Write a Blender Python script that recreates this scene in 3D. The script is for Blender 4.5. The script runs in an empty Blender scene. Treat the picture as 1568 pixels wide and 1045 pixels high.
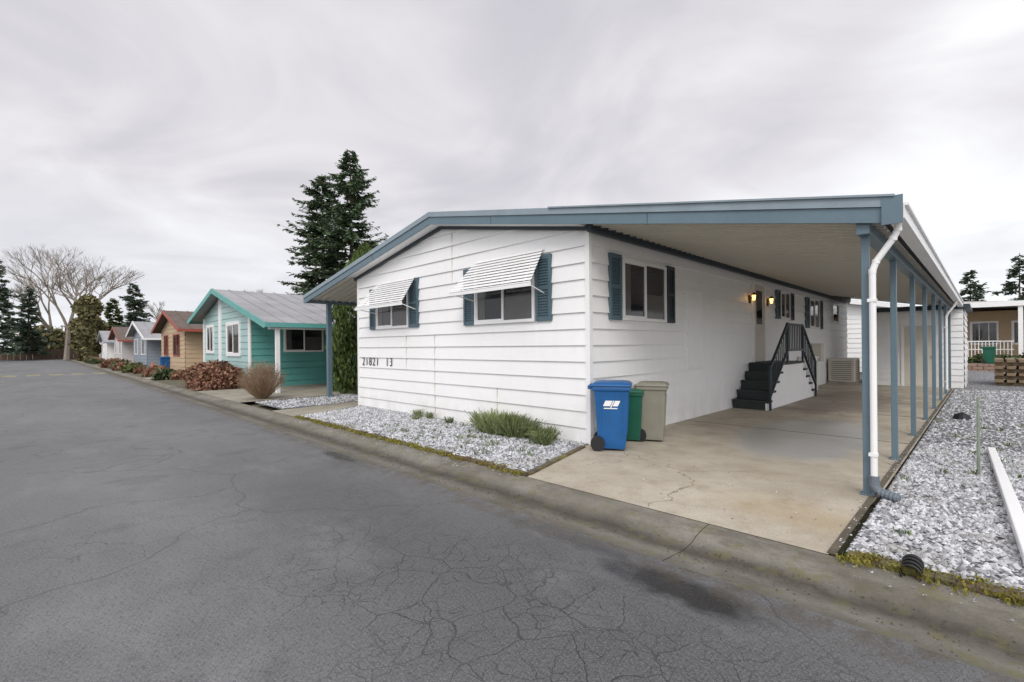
import bpy, bmesh, math, random
import numpy as np
from mathutils import Vector, Matrix, Euler
random.seed(7); rng=np.random.default_rng(11)
S=bpy.context.scene
COL=S.collection
# ------------------------------------------------------------ materials
class NT:
    def __init__(s,name):
        s.m=bpy.data.materials.new(name); s.m.use_nodes=True
        s.t=s.m.node_tree; s.b=s.t.nodes['Principled BSDF']; s.out=s.t.nodes['Material Output']
    def n(s,typ,**kw):
        nd=s.t.nodes.new(typ)
        for k,v in kw.items(): setattr(nd,k,v)
        return nd
    def l(s,a,b): s.t.links.new(a,b)
    def coord(s):
        if not hasattr(s,'tc'): s.tc=s.n('ShaderNodeNewGeometry').outputs['Position']
        return s.tc
    def noise(s,scale,detail=4,rough=.6,vec=None,stretch=None):
        nd=s.n('ShaderNodeTexNoise'); nd.inputs['Scale'].default_value=scale
        nd.inputs['Detail'].default_value=detail; nd.inputs['Roughness'].default_value=rough
        v=vec or s.coord()
        if stretch:
            mp=s.n('ShaderNodeMapping'); mp.inputs['Scale'].default_value=stretch; s.l(v,mp.inputs[0]); v=mp.outputs[0]
        s.l(v,nd.inputs['Vector']); return nd.outputs['Fac']
    def ramp(s,fac,p0,p1,c0=(0,0,0,1),c1=(1,1,1,1)):
        r=s.n('ShaderNodeValToRGB'); e=r.color_ramp.elements
        e[0].position=p0;e[1].position=p1;e[0].color=c0;e[1].color=c1
        s.l(fac,r.inputs[0]); return r.outputs[0]
    def mix(s,fac,a,b,mode='MIX'):
        m=s.n('ShaderNodeMix',data_type='RGBA',blend_type=mode)
        for i,x in ((0,fac),(6,a),(7,b)):
            if isinstance(x,(int,float)): m.inputs[i].default_value=x
            elif isinstance(x,tuple): m.inputs[i].default_value=(x[0],x[1],x[2],1)
            else: s.l(x,m.inputs[i])
        return m.outputs[2]
    def math(s,op,a,b=0.0,c=None):
        m=s.n('ShaderNodeMath',operation=op)
        for i,x in enumerate((a,b,c)):
            if x is None: continue
            if isinstance(x,(int,float)): m.inputs[i].default_value=x
            else: s.l(x,m.inputs[i])
        return m.outputs[0]
    def bump(s,h,strength=.3,dist=.01):
        b=s.n('ShaderNodeBump'); b.inputs['Strength'].default_value=strength; b.inputs['Distance'].default_value=dist
        s.l(h,b.inputs['Height']); s.l(b.outputs[0],s.b.inputs['Normal'])
    def col(s,c):
        if isinstance(c,tuple): s.b.inputs['Base Color'].default_value=(c[0],c[1],c[2],1)
        else: s.l(c,s.b.inputs['Base Color'])
    def rough(s,r):
        if isinstance(r,(int,float)): s.b.inputs['Roughness'].default_value=r
        else: s.l(r,s.b.inputs['Roughness'])
def sc(c,k): return tuple(x*k for x in c)
def paint(name,c,rough=.5,var=.12,scale=1.5,bump=0,dirt=None,metal=0,spec=.5):
    m=NT(name)
    a=m.noise(scale,4,.65)
    f=m.ramp(a,.35,.7)
    cc=m.mix(f,sc(c,1-var),c)
    b=m.noise(scale*14,2,.6)
    cc=m.mix(m.math('MULTIPLY',m.ramp(b,.45,.75),var*1.2),cc,sc(c,.6))
    if dirt:
        z=m.n('ShaderNodeSeparateXYZ'); m.l(m.coord(),z.inputs[0])
        d=m.n('ShaderNodeMapRange'); d.inputs[1].default_value=0;d.inputs[2].default_value=.7;d.inputs[3].default_value=.7;d.inputs[4].default_value=0
        m.l(z.outputs[2],d.inputs[0])
        d2=m.math('MULTIPLY',d.outputs[0],m.ramp(m.noise(2.2,5,.7,stretch=(1,1,.4)),.35,.75))
        cc=m.mix(d2,cc,dirt)
        st=m.math('MULTIPLY',m.ramp(m.noise(5,3,.6,stretch=(1,1,.12)),.5,.8),.10)
        cc=m.mix(st,cc,dirt)
    m.col(cc); m.rough(rough); m.b.inputs['Metallic'].default_value=metal
    m.b.inputs['Specular IOR Level'].default_value=spec
    if bump: m.bump(b,bump,.01)
    return m.m
M={}
M['white']=paint('white_siding',(.87,.87,.86),.45,.04,.8,.08,dirt=(.55,.53,.48))
M['whitetrim']=paint('white_trim',(.85,.85,.84),.4,.05)
M['blue']=paint('blue_grey_paint',(.125,.19,.23),.42,.12)
M['bluel']=paint('light_blue_metal',(.26,.325,.365),.4,.15,3)
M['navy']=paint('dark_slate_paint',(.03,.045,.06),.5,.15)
M['shut']=paint('shutter_paint',(.085,.14,.17),.5,.15)
M['cream']=paint('carport_ceiling',(.88,.85,.77),.45,.05,1)
M['rib_shade']=paint('ceiling_rib_shade',(.62,.59,.52),.5,.06,1)  # darker beige puts the shading at the ceiling ribs into their colour
M['metalroof']=paint('metal_roof',(.36,.36,.37),.5,.3,.9)
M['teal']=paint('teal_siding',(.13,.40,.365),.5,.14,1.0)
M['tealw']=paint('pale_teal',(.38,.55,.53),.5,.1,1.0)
M['orange']=paint('tan_siding',(.52,.38,.24),.6,.1)
M['red']=paint('red_trim',(.34,.08,.05),.5,.1)
M['grey']=paint('grey_blue_siding',(.27,.31,.36),.6,.1)
M['pink']=paint('pale_siding',(.58,.55,.53),.6,.1)
M['brownroof']=paint('brown_shingle',(.16,.12,.10),.85,.35,2,.3)
M['stairs']=paint('dark_green_tread',(.022,.032,.032),.6,.3,4,.2)
M['rail']=paint('rail_paint',(.015,.03,.04),.4,.1)
M['beige']=paint('ac_beige',(.62,.58,.50),.5,.1,3)
M['binblue']=paint('blue_plastic',(.008,.105,.31),.38,.2,4,.05)
M['bingreen']=paint('green_plastic',(.01,.11,.065),.4,.15,4)
M['bingrey']=paint('taupe_plastic',(.25,.24,.19),.5,.15,4)
M['blind']=paint('window_blind',(.11,.105,.10),.12,.2,2)
M['black']=paint('black_rubber',(.012,.012,.013),.6,.2,5)
M['bark']=paint('bark',(.12,.095,.075),.9,.4,3,.6)
M['barkpale']=paint('bark_pale',(.27,.23,.19),.9,.3,3,.4)
M['twig']=paint('dry_twig',(.36,.24,.15),.9,.3,8)
M['wood']=paint('fence_wood',(.12,.075,.05),.8,.3,2,.3)
M['lumber']=paint('weathered_lumber',(.25,.18,.11),.85,.4,5,.4)
M['steel']=paint('galvanised_steel',(.36,.42,.34),.45,.3,6,0,metal=.3)
M['plasticgrey']=paint('grey_corrugated_plastic',(.17,.20,.23),.5,.1)
M['brick']=paint('brick_edging',(.33,.22,.17),.85,.3,4,.4)
M['joint']=paint('joint_dirt',(.16,.135,.095),.95,.5,6)
M['yellow']=paint('yellow_road_paint',(.60,.50,.18),.8,.5,3)
M['orangeplastic']=paint('orange_plastic',(.7,.12,.02),.5,.1)
def glass():
    m=NT('window_glass'); m.col(m.mix(m.ramp(m.noise(1.2,2),.4,.7),(.012,.014,.018),(.05,.047,.05))); m.rough(.05)
    m.b.inputs['Specular IOR Level'].default_value=.6; m.bump(m.noise(1.5,1),.15,.02); return m.m
M['glass']=glass()
def lamp():
    m=NT('amber_lamp_glass'); m.col((1,.6,.2)); m.b.inputs['Emission Color'].default_value=(1,.5,.12,1); m.b.inputs['Emission Strength'].default_value=5; return m.m
M['lamp']=lamp()
def leaf(name,c1,c2,c3=None):
    m=NT(name); g=m.n('ShaderNodeNewGeometry'); r=m.ramp(g.outputs['Random Per Island'],.1,.9,(*c1,1),(*c2,1))
    nn=m.ramp(m.noise(.9,2),.4,.62)
    c=m.mix(m.math('MULTIPLY',nn,.6),r,c3 or sc(c1,.5))
    m.col(c); m.rough(.7); m.b.inputs['Specular IOR Level'].default_value=.2
    return m.m
M['fir']=leaf('fir_needles',(.09,.14,.085),(.20,.27,.15),(.05,.08,.045))
M['firfar']=leaf('distant_fir_needles',(.085,.125,.09),(.17,.22,.15),(.07,.10,.07))
M['cedar']=leaf('cedar_foliage',(.08,.11,.04),(.18,.20,.07))
M['ivy']=leaf('ivy_foliage',(.13,.13,.06),(.24,.21,.10))
M['hedge']=leaf('hedge_foliage',(.06,.09,.04),(.15,.18,.08))
M['arb']=leaf('arborvitae_foliage',(.05,.09,.025),(.16,.20,.06))
M['lav']=leaf('lavender_foliage',(.13,.17,.07),(.29,.33,.15))
M['hyd']=leaf('dried_leaves',(.17,.085,.055),(.36,.20,.13),(.10,.05,.035))
M['grasslf']=leaf('grass_blades',(.08,.13,.03),(.17,.24,.07))
M['moss']=leaf('moss',(.13,.14,.02),(.28,.25,.05),(.14,.09,.03))
def stonemat():
    m=NT('gravel_stone'); g=m.n('ShaderNodeNewGeometry'); r=m.ramp(g.outputs['Random Per Island'],0,1,(.15,.155,.165,1),(.68,.69,.71,1))
    m.col(m.mix(m.math('MULTIPLY',m.ramp(m.noise(1.6,4,.7),.5,.68),.5),r,(.22,.20,.16))); m.rough(.8); return m.m
M['gstone']=stonemat()
def gravel():
    m=NT('gravel_bed'); v=m.n('ShaderNodeTexVoronoi'); v.inputs['Scale'].default_value=26; m.l(m.coord(),v.inputs[0])
    s=m.n('ShaderNodeSeparateColor'); m.l(v.outputs['Color'],s.inputs[0])
    c=m.ramp(s.outputs[0],0,1,(.16,.17,.18,1),(.62,.63,.65,1))
    c=m.mix(m.ramp(v.outputs['Distance'],.25,.65),c,(.09,.09,.095))
    c=m.mix(m.math('MULTIPLY',m.ramp(m.noise(1.1,4,.7),.5,.7),.5),c,(.17,.15,.11))
    m.col(c); m.rough(.85); m.bump(m.math('SUBTRACT',1,v.outputs['Distance']),1,.03); return m.m
M['gravel']=gravel()
def xyz(m):
    if not hasattr(m,'sx'):
        z=m.n('ShaderNodeSeparateXYZ'); m.l(m.coord(),z.inputs[0]); m.sx=z.outputs
    return m.sx
def distort(m,amt,scale,det=3):
    nd=m.n('ShaderNodeTexNoise'); nd.inputs['Scale'].default_value=scale; nd.inputs['Detail'].default_value=det; m.l(m.coord(),nd.inputs['Vector'])
    vm=m.n('ShaderNodeVectorMath',operation='MULTIPLY_ADD'); m.l(nd.outputs['Color'],vm.inputs[0]); vm.inputs[1].default_value=(amt,)*3; m.l(m.coord(),vm.inputs[2]); return vm.outputs[0]
def crack(m,scale,width,vec):
    v=m.n('ShaderNodeTexVoronoi',feature='DISTANCE_TO_EDGE'); v.inputs['Scale'].default_value=scale; m.l(vec,v.inputs[0])
    return m.ramp(v.outputs[0],width*.25,width,(1,1,1,1),(0,0,0,1))
def ellipse(m,cx,cy,rx,ry,soft=.5,wob=.5,ws=.9):
    o=xyz(m); a=m.math('DIVIDE',m.math('SUBTRACT',o[0],cx),rx); b=m.math('DIVIDE',m.math('SUBTRACT',o[1],cy),ry)
    d=m.math('SQRT',m.math('ADD',m.math('MULTIPLY',a,a),m.math('MULTIPLY',b,b)))
    d=m.math('ADD',d,m.math('MULTIPLY',m.math('SUBTRACT',m.noise(ws,4,.65),.5),wob*2))
    return m.ramp(d,max(0,1-soft),1,(1,1,1,1),(0,0,0,1))
def asphalt():
    m=NT('asphalt')
    big=m.ramp(m.noise(.35,5,.62,stretch=(.45,1,1)),.36,.64)
    c=m.mix(big,(.098,.100,.102),(.160,.161,.162))
    mid=m.noise(2.3,5,.72)
    c=m.mix(m.math('MULTIPLY',m.ramp(mid,.45,.68),.55),c,(.066,.068,.071))
    c=m.mix(m.math('MULTIPLY',ellipse(m,-3.2,2.1,6.5,1.4,.8,.4,.8),.70),c,(.048,.050,.053))
    c=m.mix(m.math('MULTIPLY',m.ramp(m.noise(1.1,4,.7,stretch=(.6,1,1)),.54,.66),.30),c,(.215,.215,.21))
    c=m.mix(m.math('MULTIPLY',m.ramp(m.noise(.9,5,.7,stretch=(1,.7,1)),.57,.64),.4),c,(.05,.051,.053))
    fine=m.noise(95,2,.8)
    c=m.mix(m.math('MULTIPLY',m.ramp(fine,.45,.65),.42),c,(.28,.28,.275))
    c=m.mix(m.math('MULTIPLY',m.ramp(m.noise(48,2,.8),.52,.68),.55),c,(.028,.028,.030))
    wet=m.math('MAXIMUM',ellipse(m,-1.36,2.78,.60,.20,.5,.65,4.0),m.math('MULTIPLY',ellipse(m,-2.5,2.92,.8,.12,.5,.6,4),.8))
    wet=m.math('MAXIMUM',wet,m.math('MULTIPLY',ellipse(m,-6.3,2.95,.7,.13,.5,.6,3),.8))
    c=m.mix(m.math('MULTIPLY',wet,.86),c,(.016,.016,.017))
    y=xyz(m)[1]; ed=m.n('ShaderNodeMapRange'); ed.inputs[1].default_value=2.75; ed.inputs[2].default_value=3.06; m.l(y,ed.inputs[0])
    c=m.mix(m.math('MULTIPLY',ed.outputs[0],m.ramp(m.noise(6,4,.7),.42,.6)),c,(.085,.073,.055))
    dv=distort(m,.26,2.6,5)
    brk=m.ramp(m.noise(3.1,3,.6),.40,.54)
    zone=m.math('MAXIMUM',ellipse(m,-1.7,1.8,2.9,1.15,.6,.7,1.3),m.math('MULTIPLY',ellipse(m,-4.2,2.4,1.8,.5,.6,.6,1.3),.5))
    al=m.math('MULTIPLY',m.math('MULTIPLY',crack(m,7.4,.024,dv),brk),m.math('MULTIPLY',zone,.62))
    alb=m.math('MULTIPLY',crack(m,2.6,.011,dv),m.math('MULTIPLY',zone,.72))
    dv2=distort(m,.9,.9,5)
    al2=m.math('MULTIPLY',crack(m,2.0,.008,dv2),m.math('MULTIPLY',m.ramp(m.noise(.5,3),.52,.62),.35))
    lg=m.math('MULTIPLY',crack(m,.30,.0018,dv2),.42)
    cr=m.math('MAXIMUM',m.math('MAXIMUM',m.math('MAXIMUM',al,alb),al2),lg)
    c=m.mix(cr,c,(.022,.022,.021)); m.col(c)
    rr=m.mix(wet,m.ramp(mid,.4,.7,(.75,.75,.75,1),(.42,.42,.42,1)),(.15,.15,.15)); m.rough(rr)
    m.bump(m.math('SUBTRACT',m.math('MULTIPLY',fine,.5),m.math('MULTIPLY',cr,1.0)),.6,.012); return m.m
M['asphalt']=asphalt()
def concrete(name,a,b,stain,wet=False,crk=True,gut=False):
    m=NT(name)
    c=m.mix(m.ramp(m.noise(.8,5,.65),.35,.65),a,b)
    c=m.mix(m.math('MULTIPLY',m.ramp(m.noise(2.7,5,.75),.48,.7),.55),c,stain)
    c=m.mix(m.math('MULTIPLY',m.ramp(m.noise(60,2,.8),.5,.68),.35),c,sc(stain,.6))
    r=.85
    if gut:
        y=xyz(m)[1]; yy=m.math('ADD',y,m.math('MULTIPLY',m.math('SUBTRACT',m.noise(2.4,4,.7),.5),.26))
        e=m.n('ShaderNodeMapRange'); e.inputs[1].default_value=.0; e.inputs[2].default_value=.20; e.inputs[3].default_value=1; e.inputs[4].default_value=0
        m.l(m.math('ABSOLUTE',m.math('SUBTRACT',yy,3.40)),e.inputs[0])
        c=m.mix(m.math('MULTIPLY',e.outputs[0],.88),c,(.045,.038,.029))
        e=m.n('ShaderNodeMapRange'); e.inputs[1].default_value=3.26; e.inputs[2].default_value=3.02; m.l(yy,e.inputs[0])
        c=m.mix(m.math('MULTIPLY',e.outputs[0],.7),c,(.068,.062,.052))
        c=m.mix(m.math('MULTIPLY',m.ramp(m.noise(5,4,.75),.52,.66),.55),c,(.13,.125,.035))
        c=m.mix(m.math('MULTIPLY',m.ramp(m.noise(1.3,5,.75,stretch=(1,2,1)),.5,.62),.5),c,(.08,.07,.05))
    if wet:
        w=ellipse(m,-2.0,8.6,1.0,2.3,.25,.28,1.0)
        c=m.mix(m.math('MULTIPLY',w,.75),c,(.36,.37,.37))
        w2=ellipse(m,-2.9,9.8,1.2,3.8,.4,.5,1.0)
        c=m.mix(m.math('MULTIPLY',w2,.35),c,(.20,.17,.13))
        w3=ellipse(m,-2.5,14.5,1.4,4,.4,.6,.7)
        c=m.mix(m.math('MULTIPLY',w3,.6),c,(.14,.11,.09))
        w4=ellipse(m,-1.2,4.6,1.0,.5,.7,.6,1.6)
        c=m.mix(m.math('MULTIPLY',w4,.35),c,(.38,.27,.13))
        r=m.ramp(w,0,1,(.82,.82,.82,1),(.35,.35,.35,1))
    if crk:
        k=m.math('MULTIPLY',crack(m,.42,.0028,distort(m,.7,1.6,5)),m.ramp(m.noise(.7,2),.44,.5))
        k=m.math('MULTIPLY',k,.75)
        c=m.mix(k,c,(.08,.065,.04))
    m.col(c); m.rough(r); m.bump(m.noise(70,2,.8),.35,.008); return m.m
M['drive']=concrete('driveway_concrete',(.37,.325,.25),(.51,.465,.375),(.27,.215,.15),True)
M['gutter']=concrete('gutter_concrete',(.14,.128,.10),(.25,.235,.20),(.10,.09,.07),False,False,True)
M['walk']=concrete('path_concrete',(.27,.245,.19),(.38,.35,.29),(.16,.15,.10))
def soil():
    m=NT('ground_soil'); c=m.mix(m.ramp(m.noise(.15,5,.6),.4,.6),(.09,.10,.045),(.16,.13,.09)); c=m.mix(m.ramp(m.noise(8,4),.45,.7),c,(.07,.06,.04)); m.col(c); m.rough(.95); m.bump(m.noise(20,3,.8),.6,.03); return m.m
M['soil']=soil()
def mossy():
    m=NT('mossy_edge'); c=m.mix(m.ramp(m.noise(5,5,.7),.45,.62),(.09,.075,.05),(.22,.21,.045)); c=m.mix(m.ramp(m.noise(2.0,4,.7),.45,.58),c,(.13,.095,.06)); m.col(c); m.rough(.95); m.bump(m.noise(40,3,.8),1,.02); return m.m
M['mossy']=mossy()
# ------------------------------------------------------------ geometry helpers
def empty(name,loc=(0,0,0)):
    o=bpy.data.objects.new(name,None); o.empty_display_size=.2; o.location=loc; COL.objects.link(o); return o
class F:
    def __init__(s,o,u,n): s.o=Vector(o); s.u=Vector(u); s.n=Vector(n)
    def p(s,u,n,z): return s.o+s.u*u+s.n*n+Vector((0,0,z))
W=F((0,0,0),(1,0,0),(0,1,0))
class MB:
    def __init__(s): s.v=[]; s.f=[]
    def poly(s,pts):
        i=len(s.v); s.v+= [tuple(p) for p in pts]; s.f.append(tuple(range(i,i+len(pts))))
    def hexa(s,p):
        i=len(s.v); s.v+=[tuple(q) for q in p]
        for f in ((0,3,2,1),(4,5,6,7),(0,1,5,4),(1,2,6,5),(2,3,7,6),(3,0,4,7)): s.f.append(tuple(i+k for k in f))
    def fb(s,fr,u0,u1,n0,n1,z0,z1):
        s.hexa([fr.p(u0,n0,z0),fr.p(u1,n0,z0),fr.p(u1,n1,z0),fr.p(u0,n1,z0),fr.p(u0,n0,z1),fr.p(u1,n0,z1),fr.p(u1,n1,z1),fr.p(u0,n1,z1)])
    def box(s,x0,x1,y0,y1,z0,z1): s.fb(W,x0,x1,y0,y1,z0,z1)
    def strip(s,x0,z0,x1,z1,h,y0,y1):
        s.hexa([(x0,y0,z0-h),(x1,y0,z1-h),(x1,y1,z1-h),(x0,y1,z0-h),(x0,y0,z0),(x1,y0,z1),(x1,y1,z1),(x0,y1,z0)])
    def cyl(s,p0,p1,r0,r1=None,n=10,cap=True):
        r1=r0 if r1 is None else r1
        p0=Vector(p0);p1=Vector(p1); d=(p1-p0).normalized()
        a=d.orthogonal().normalized(); b=d.cross(a); i=len(s.v)
        for p,r in ((p0,r0),(p1,r1)):
            for k in range(n):
                t=2*math.pi*k/n; s.v.append(tuple(p+a*math.cos(t)*r+b*math.sin(t)*r))
        for k in range(n): s.f.append((i+k,i+(k+1)%n,i+n+(k+1)%n,i+n+k))
        if cap: s.f.append(tuple(i+k for k in range(n))[::-1]); s.f.append(tuple(i+n+k for k in range(n)))
    def tube(s,pts,r,n=10):
        for a,b in zip(pts[:-1],pts[1:]): s.cyl(a,b,r,r,n)
    def obj(s,name,mat,parent=None,bevel=0,smooth=False,recalc=True):
        me=bpy.data.meshes.new(name); me.from_pydata(s.v,[],s.f)
        if recalc:
            bm=bmesh.new(); bm.from_mesh(me); bmesh.ops.recalc_face_normals(bm,faces=bm.faces); bm.to_mesh(me); bm.free()
        me.materials.append(M[mat] if isinstance(mat,str) else mat)
        o=bpy.data.objects.new(name,me); COL.objects.link(o)
        if smooth:
            for p in me.polygons: p.use_smooth=True
        if bevel:
            b=o.modifiers.new('b','BEVEL'); b.width=bevel; b.segments=2; b.limit_method='ANGLE'
        if parent: o.parent=parent
        return o
def quads(name,C,A,B,mat,parent=None):
    n=len(C); V=np.stack([C-A-B,C+A-B,C+A+B,C-A+B],1).reshape(-1,3)
    me=bpy.data.meshes.new(name); me.from_pydata(V.tolist(),[],np.arange(4*n).reshape(n,4).tolist())
    me.materials.append(M[mat]); o=bpy.data.objects.new(name,me); COL.objects.link(o)
    if parent: o.parent=parent
    return o
def rdir(n):
    d=rng.normal(size=(n,3)); return d/np.linalg.norm(d,axis=1)[:,None]
def leafcloud(name,C,size,mat,parent=None,asp=.6):
    n=len(C); a=rdir(n); b=np.cross(a,rdir(n)); b/=np.linalg.norm(b,axis=1)[:,None]
    s=(size*rng.uniform(.6,1.3,n))[:,None]; return quads(name,C,a*s,b*s*asp,mat,parent)
def siding(mb,fr,u0,u1,z0,eave,ridge=None,course=.25,proud=.027,ur=None):
    z=z0
    if ur is None: ur=(u0+u1)/2
    top=ridge or eave
    def span(z):
        if ridge is None or z<=eave: return u0,u1
        k=(ridge-z)/(ridge-eave); return ur-(ur-u0)*k, ur+(u1-ur)*k
    while z<top-.005:
        zt=min(z+course,top)
        cuts=[z]+([eave] if (ridge and z<eave<zt) else [])+[zt]
        for a,b in zip(cuts[:-1],cuts[1:]):
            oa=proud*(1-(a-z)/course)+.002; ob=proud*(1-(b-z)/course)+.002
            la,ra=span(a); lb,rb=span(b)
            mb.poly([fr.p(la,oa,a),fr.p(ra,oa,a),fr.p(rb,ob,b),fr.p(lb,ob,b)])
        la,ra=span(z)
        mb.poly([fr.p(la,.0,z),fr.p(ra,.0,z),fr.p(ra,proud+.002,z),fr.p(la,proud+.002,z)])
        z=zt
def window(par,fr,u0,u1,z0,z1,frame='whitetrim',mull=1,blind=True,name='window',fw=.05):
    g=MB(); g.poly([fr.p(u0+.02,.033,z0+.02),fr.p(u1-.02,.033,z0+.02),fr.p(u1-.02,.033,z1-.02),fr.p(u0+.02,.033,z1-.02)]); g.obj(name+'_glass','glass',par)
    if blind and mull:
        um=(u0+u1)/2; zz=z0+(z1-z0)*random.uniform(.35,.6); b=MB()
        b.fb(fr,um+.02,u1-fw,.034,.037,z0+fw,zz); b.fb(fr,u0+fw,u0+fw+(um-u0)*.3,.034,.036,z0+fw,z1-fw); b.obj(name+'_blind','blind',par)
    m=MB()
    m.fb(fr,u0,u1,.0,.065,z0,z0+fw); m.fb(fr,u0,u1,.0,.065,z1-fw,z1); m.fb(fr,u0,u0+fw,.0,.062,z0+fw,z1-fw); m.fb(fr,u1-fw,u1,.0,.062,z0+fw,z1-fw)
    for k in range(mull):
        u=u0+(u1-u0)*(k+1)/(mull+1); m.fb(fr,u-.022,u+.022,.0,.057,z0+fw,z1-fw)
    if mull:
        m.fb(fr,u0+fw,u0+fw+.03,.038,.049,z0+fw+.03,z1-fw-.03); u=u0+(u1-u0)/(mull+1)-.022; m.fb(fr,u0+fw,u,.038,.049,z0+fw,z0+fw+.03); m.fb(fr,u0+fw,u,.038,.049,z1-fw-.03,z1-fw)
    m.obj(name+'_frame',frame,par)
def shutter(par,fr,u0,u1,z0,z1,mat='shut'):
    m=MB(); w=u1-u0; e=min(.05,w*.2)
    m.fb(fr,u0,u0+e,.01,.06,z0,z1); m.fb(fr,u1-e,u1,.01,.06,z0,z1)
    for a,b in ((z0,z0+.07),((z0+z1)/2-.03,(z0+z1)/2+.03),(z1-.07,z1)): m.fb(fr,u0+e,u1-e,.01,.057,a,b)
    m.fb(fr,u0+e,u1-e,.01,.032,z0+.07,z1-.07)
    z=z0+.09
    while z<z1-.1:
        m.hexa([fr.p(u0+e,.033,z+.02),fr.p(u1-e,.033,z+.02),fr.p(u1-e,.052,z),fr.p(u0+e,.052,z),fr.p(u0+e,.033,z+.03),fr.p(u1-e,.033,z+.03),fr.p(u1-e,.052,z+.01),fr.p(u0+e,.052,z+.01)]); z+=.045
    m.obj('shutter',mat,par)
# ------------------------------------------------------------ ground
g=MB(); g.poly([(-900,-900,-.06),(900,-900,-.06),(900,900,-.06),(-900,900,-.06)]); g.obj('ground','soil')
def grid(name,x0,x1,y0,y1,z,mat,thick=.0):
    m=MB(); m.poly([(x0,y0,z),(x1,y0,z),(x1,y1,z),(x0,y1,z)]); return m.obj(name,mat)
grid('road_asphalt',-140,30,-6.5,3.06,0,'asphalt')
m=MB(); prof=[(3.06,0.0),(3.2,-.012),(3.38,-.028),(3.5,-.016),(3.62,.018),(3.72,.036),(3.84,.042)]
for x in np.arange(-100.6,24,3.0):
    gap=.0025
    for (ya,za),(yb,zb) in zip(prof[:-1],prof[1:]): m.poly([(x+gap,ya,za),(x+3-gap,ya,za),(x+3-gap,yb,zb),(x+gap,yb,zb)])
m.obj('gutter_kerb','gutter')
m=MB(); m.poly([(-3.62,3.84,.046),(-.78,3.84,.046),(-.72,6,.05),(-.72,24.5,.05),(-4.13,24.5,.05),(-4.13,5.4,.05)]); m.obj('driveway','drive')
m=MB()
for y in (8.8,12.0,15.2): m.box(-4.1,-.73,y-.005,y+.005,.045,.053)
m.box(-.79,-.74,3.86,20,.045,.055)
m.obj('driveway_joints','joint')
m=MB(); m.poly([(-10.3,3.9,.05),(-3.72,3.9,.05),(-4.13,5.5,.06),(-4.13,5.74,.06),(-11.1,5.74,.06)]); m.obj('gravel_bed','gravel')
grid('gravel_bed',-.7,14,3.95,34,.052,'gravel')
m=MB(); m.poly([(-13.9,4.1,.05),(-11.9,4.1,.05),(-12.0,7,.055),(-14.2,7,.055)]); m.obj('gravel_bed','gravel')
m=MB(); m.poly([(-11.8,3.84,.046),(-10.4,3.84,.046),(-11.15,5.8,.048),(-11.18,20,.048),(-12.0,20,.048),(-12.0,5.8,.048)]); m.obj('concrete_path','walk')
grid('neighbour_driveway',-19.3,-14.3,3.84,20,.044,'walk')
m=MB()
def wavy(x0,x1,y0,y1,h):
    xs=np.arange(x0,x1,.09)
    for a,b in zip(xs[:-1],xs[1:]):
        w=random.uniform(-.018,.018); m.box(a,b,y0+w,y1+random.uniform(-.012,.012),0,h+random.uniform(-.012,.014))
wavy(-10.35,-3.68,3.85,3.92,.068); wavy(-.68,8,3.85,3.97,.068)
m.hexa([(-3.70,3.91,0),(-3.63,3.91,0),(-4.04,5.5,0),(-4.11,5.5,0),(-3.70,3.91,.066),(-3.63,3.91,.066),(-4.04,5.5,.072),(-4.11,5.5,.072)])
m.obj('mossy_bed_edging','mossy')
for a,b in ((-27.5,-19.6),(-43,-31),(-58,-45),(-72,-60),(-86,-74)):
    grid('planting_verge',a,b,3.84,5.5,.048,'soil')
    grid('home_driveway',b,b+1.9,3.84,16,.040,'walk') if b<-20 else None
m=MB()
for k in range(9): m.box(-40.3,-39.95,-5.5+k*1.0,-4.9+k*1.0,-.01,.006)
for k in range(9): m.box(-41.6,-41.3,-5.5+k*1.0,-4.9+k*1.0,-.01,.006)
m.obj('speed_hump_marking','yellow')
def stones(name,P,size,mat='gstone'):
    n=len(P); base=np.array([(1,0,0),(0,1,0),(-1,0,0),(0,-1,0),(0,0,1),(0,0,-1)],float)
    V=base[None]*(1+rng.uniform(-.35,.35,(n,6,3)))+rng.uniform(-.25,.25,(n,6,3)); V[:,:,2]*=.7
    t=rng.uniform(0,6.28,n); c,s=np.cos(t)[:,None],np.sin(t)[:,None]
    x=V[:,:,0]*c-V[:,:,1]*s; y=V[:,:,0]*s+V[:,:,1]*c; V[:,:,0]=x;V[:,:,1]=y
    sz=size*rng.uniform(.4,1.25,n); V=V*sz[:,None,None]+P[:,None,:]
    fc=np.array([(0,1,4),(1,2,4),(2,3,4),(3,0,4),(1,0,5),(2,1,5),(3,2,5),(0,3,5)])
    Fc=(fc[None]+6*np.arange(n)[:,None,None]).reshape(-1,3)
    me=bpy.data.meshes.new(name); me.from_pydata(V.reshape(-1,3).tolist(),[],Fc.tolist()); me.materials.append(M[mat])
    o=bpy.data.objects.new(name,me); COL.objects.link(o)
def sc_rect(n,x0,x1,y0,y1,z=.058): return np.stack([rng.uniform(x0,x1,n),rng.uniform(y0,y1,n),np.full(n,z)],1)
P1=sc_rect(15000,-10.9,-3.75,3.92,5.7); t=(P1[:,1]-3.9)/1.6; P1=P1[(P1[:,0]<-3.75-.38*np.clip(t,0,1))&(P1[:,0]>-10.35-.45*t)]
P2=np.concatenate([sc_rect(17000,-.68,1.3,3.98,9),sc_rect(11000,-.68,2.2,9,20)])
P3=sc_rect(2500,-14,-12,4.15,6.8)
stones('gravel_stones',np.concatenate([P1,P2,P3]),.024)
stray=np.concatenate([sc_rect(200,-10,-3.7,3.6,3.85,.04),sc_rect(110,-.7,3,3.6,3.84,.04),sc_rect(90,-4,-.5,3.9,6,.055),sc_rect(260,-.83,-.72,3.9,12,.056)])
stones('loose_pebbles',stray,.008)
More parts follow.
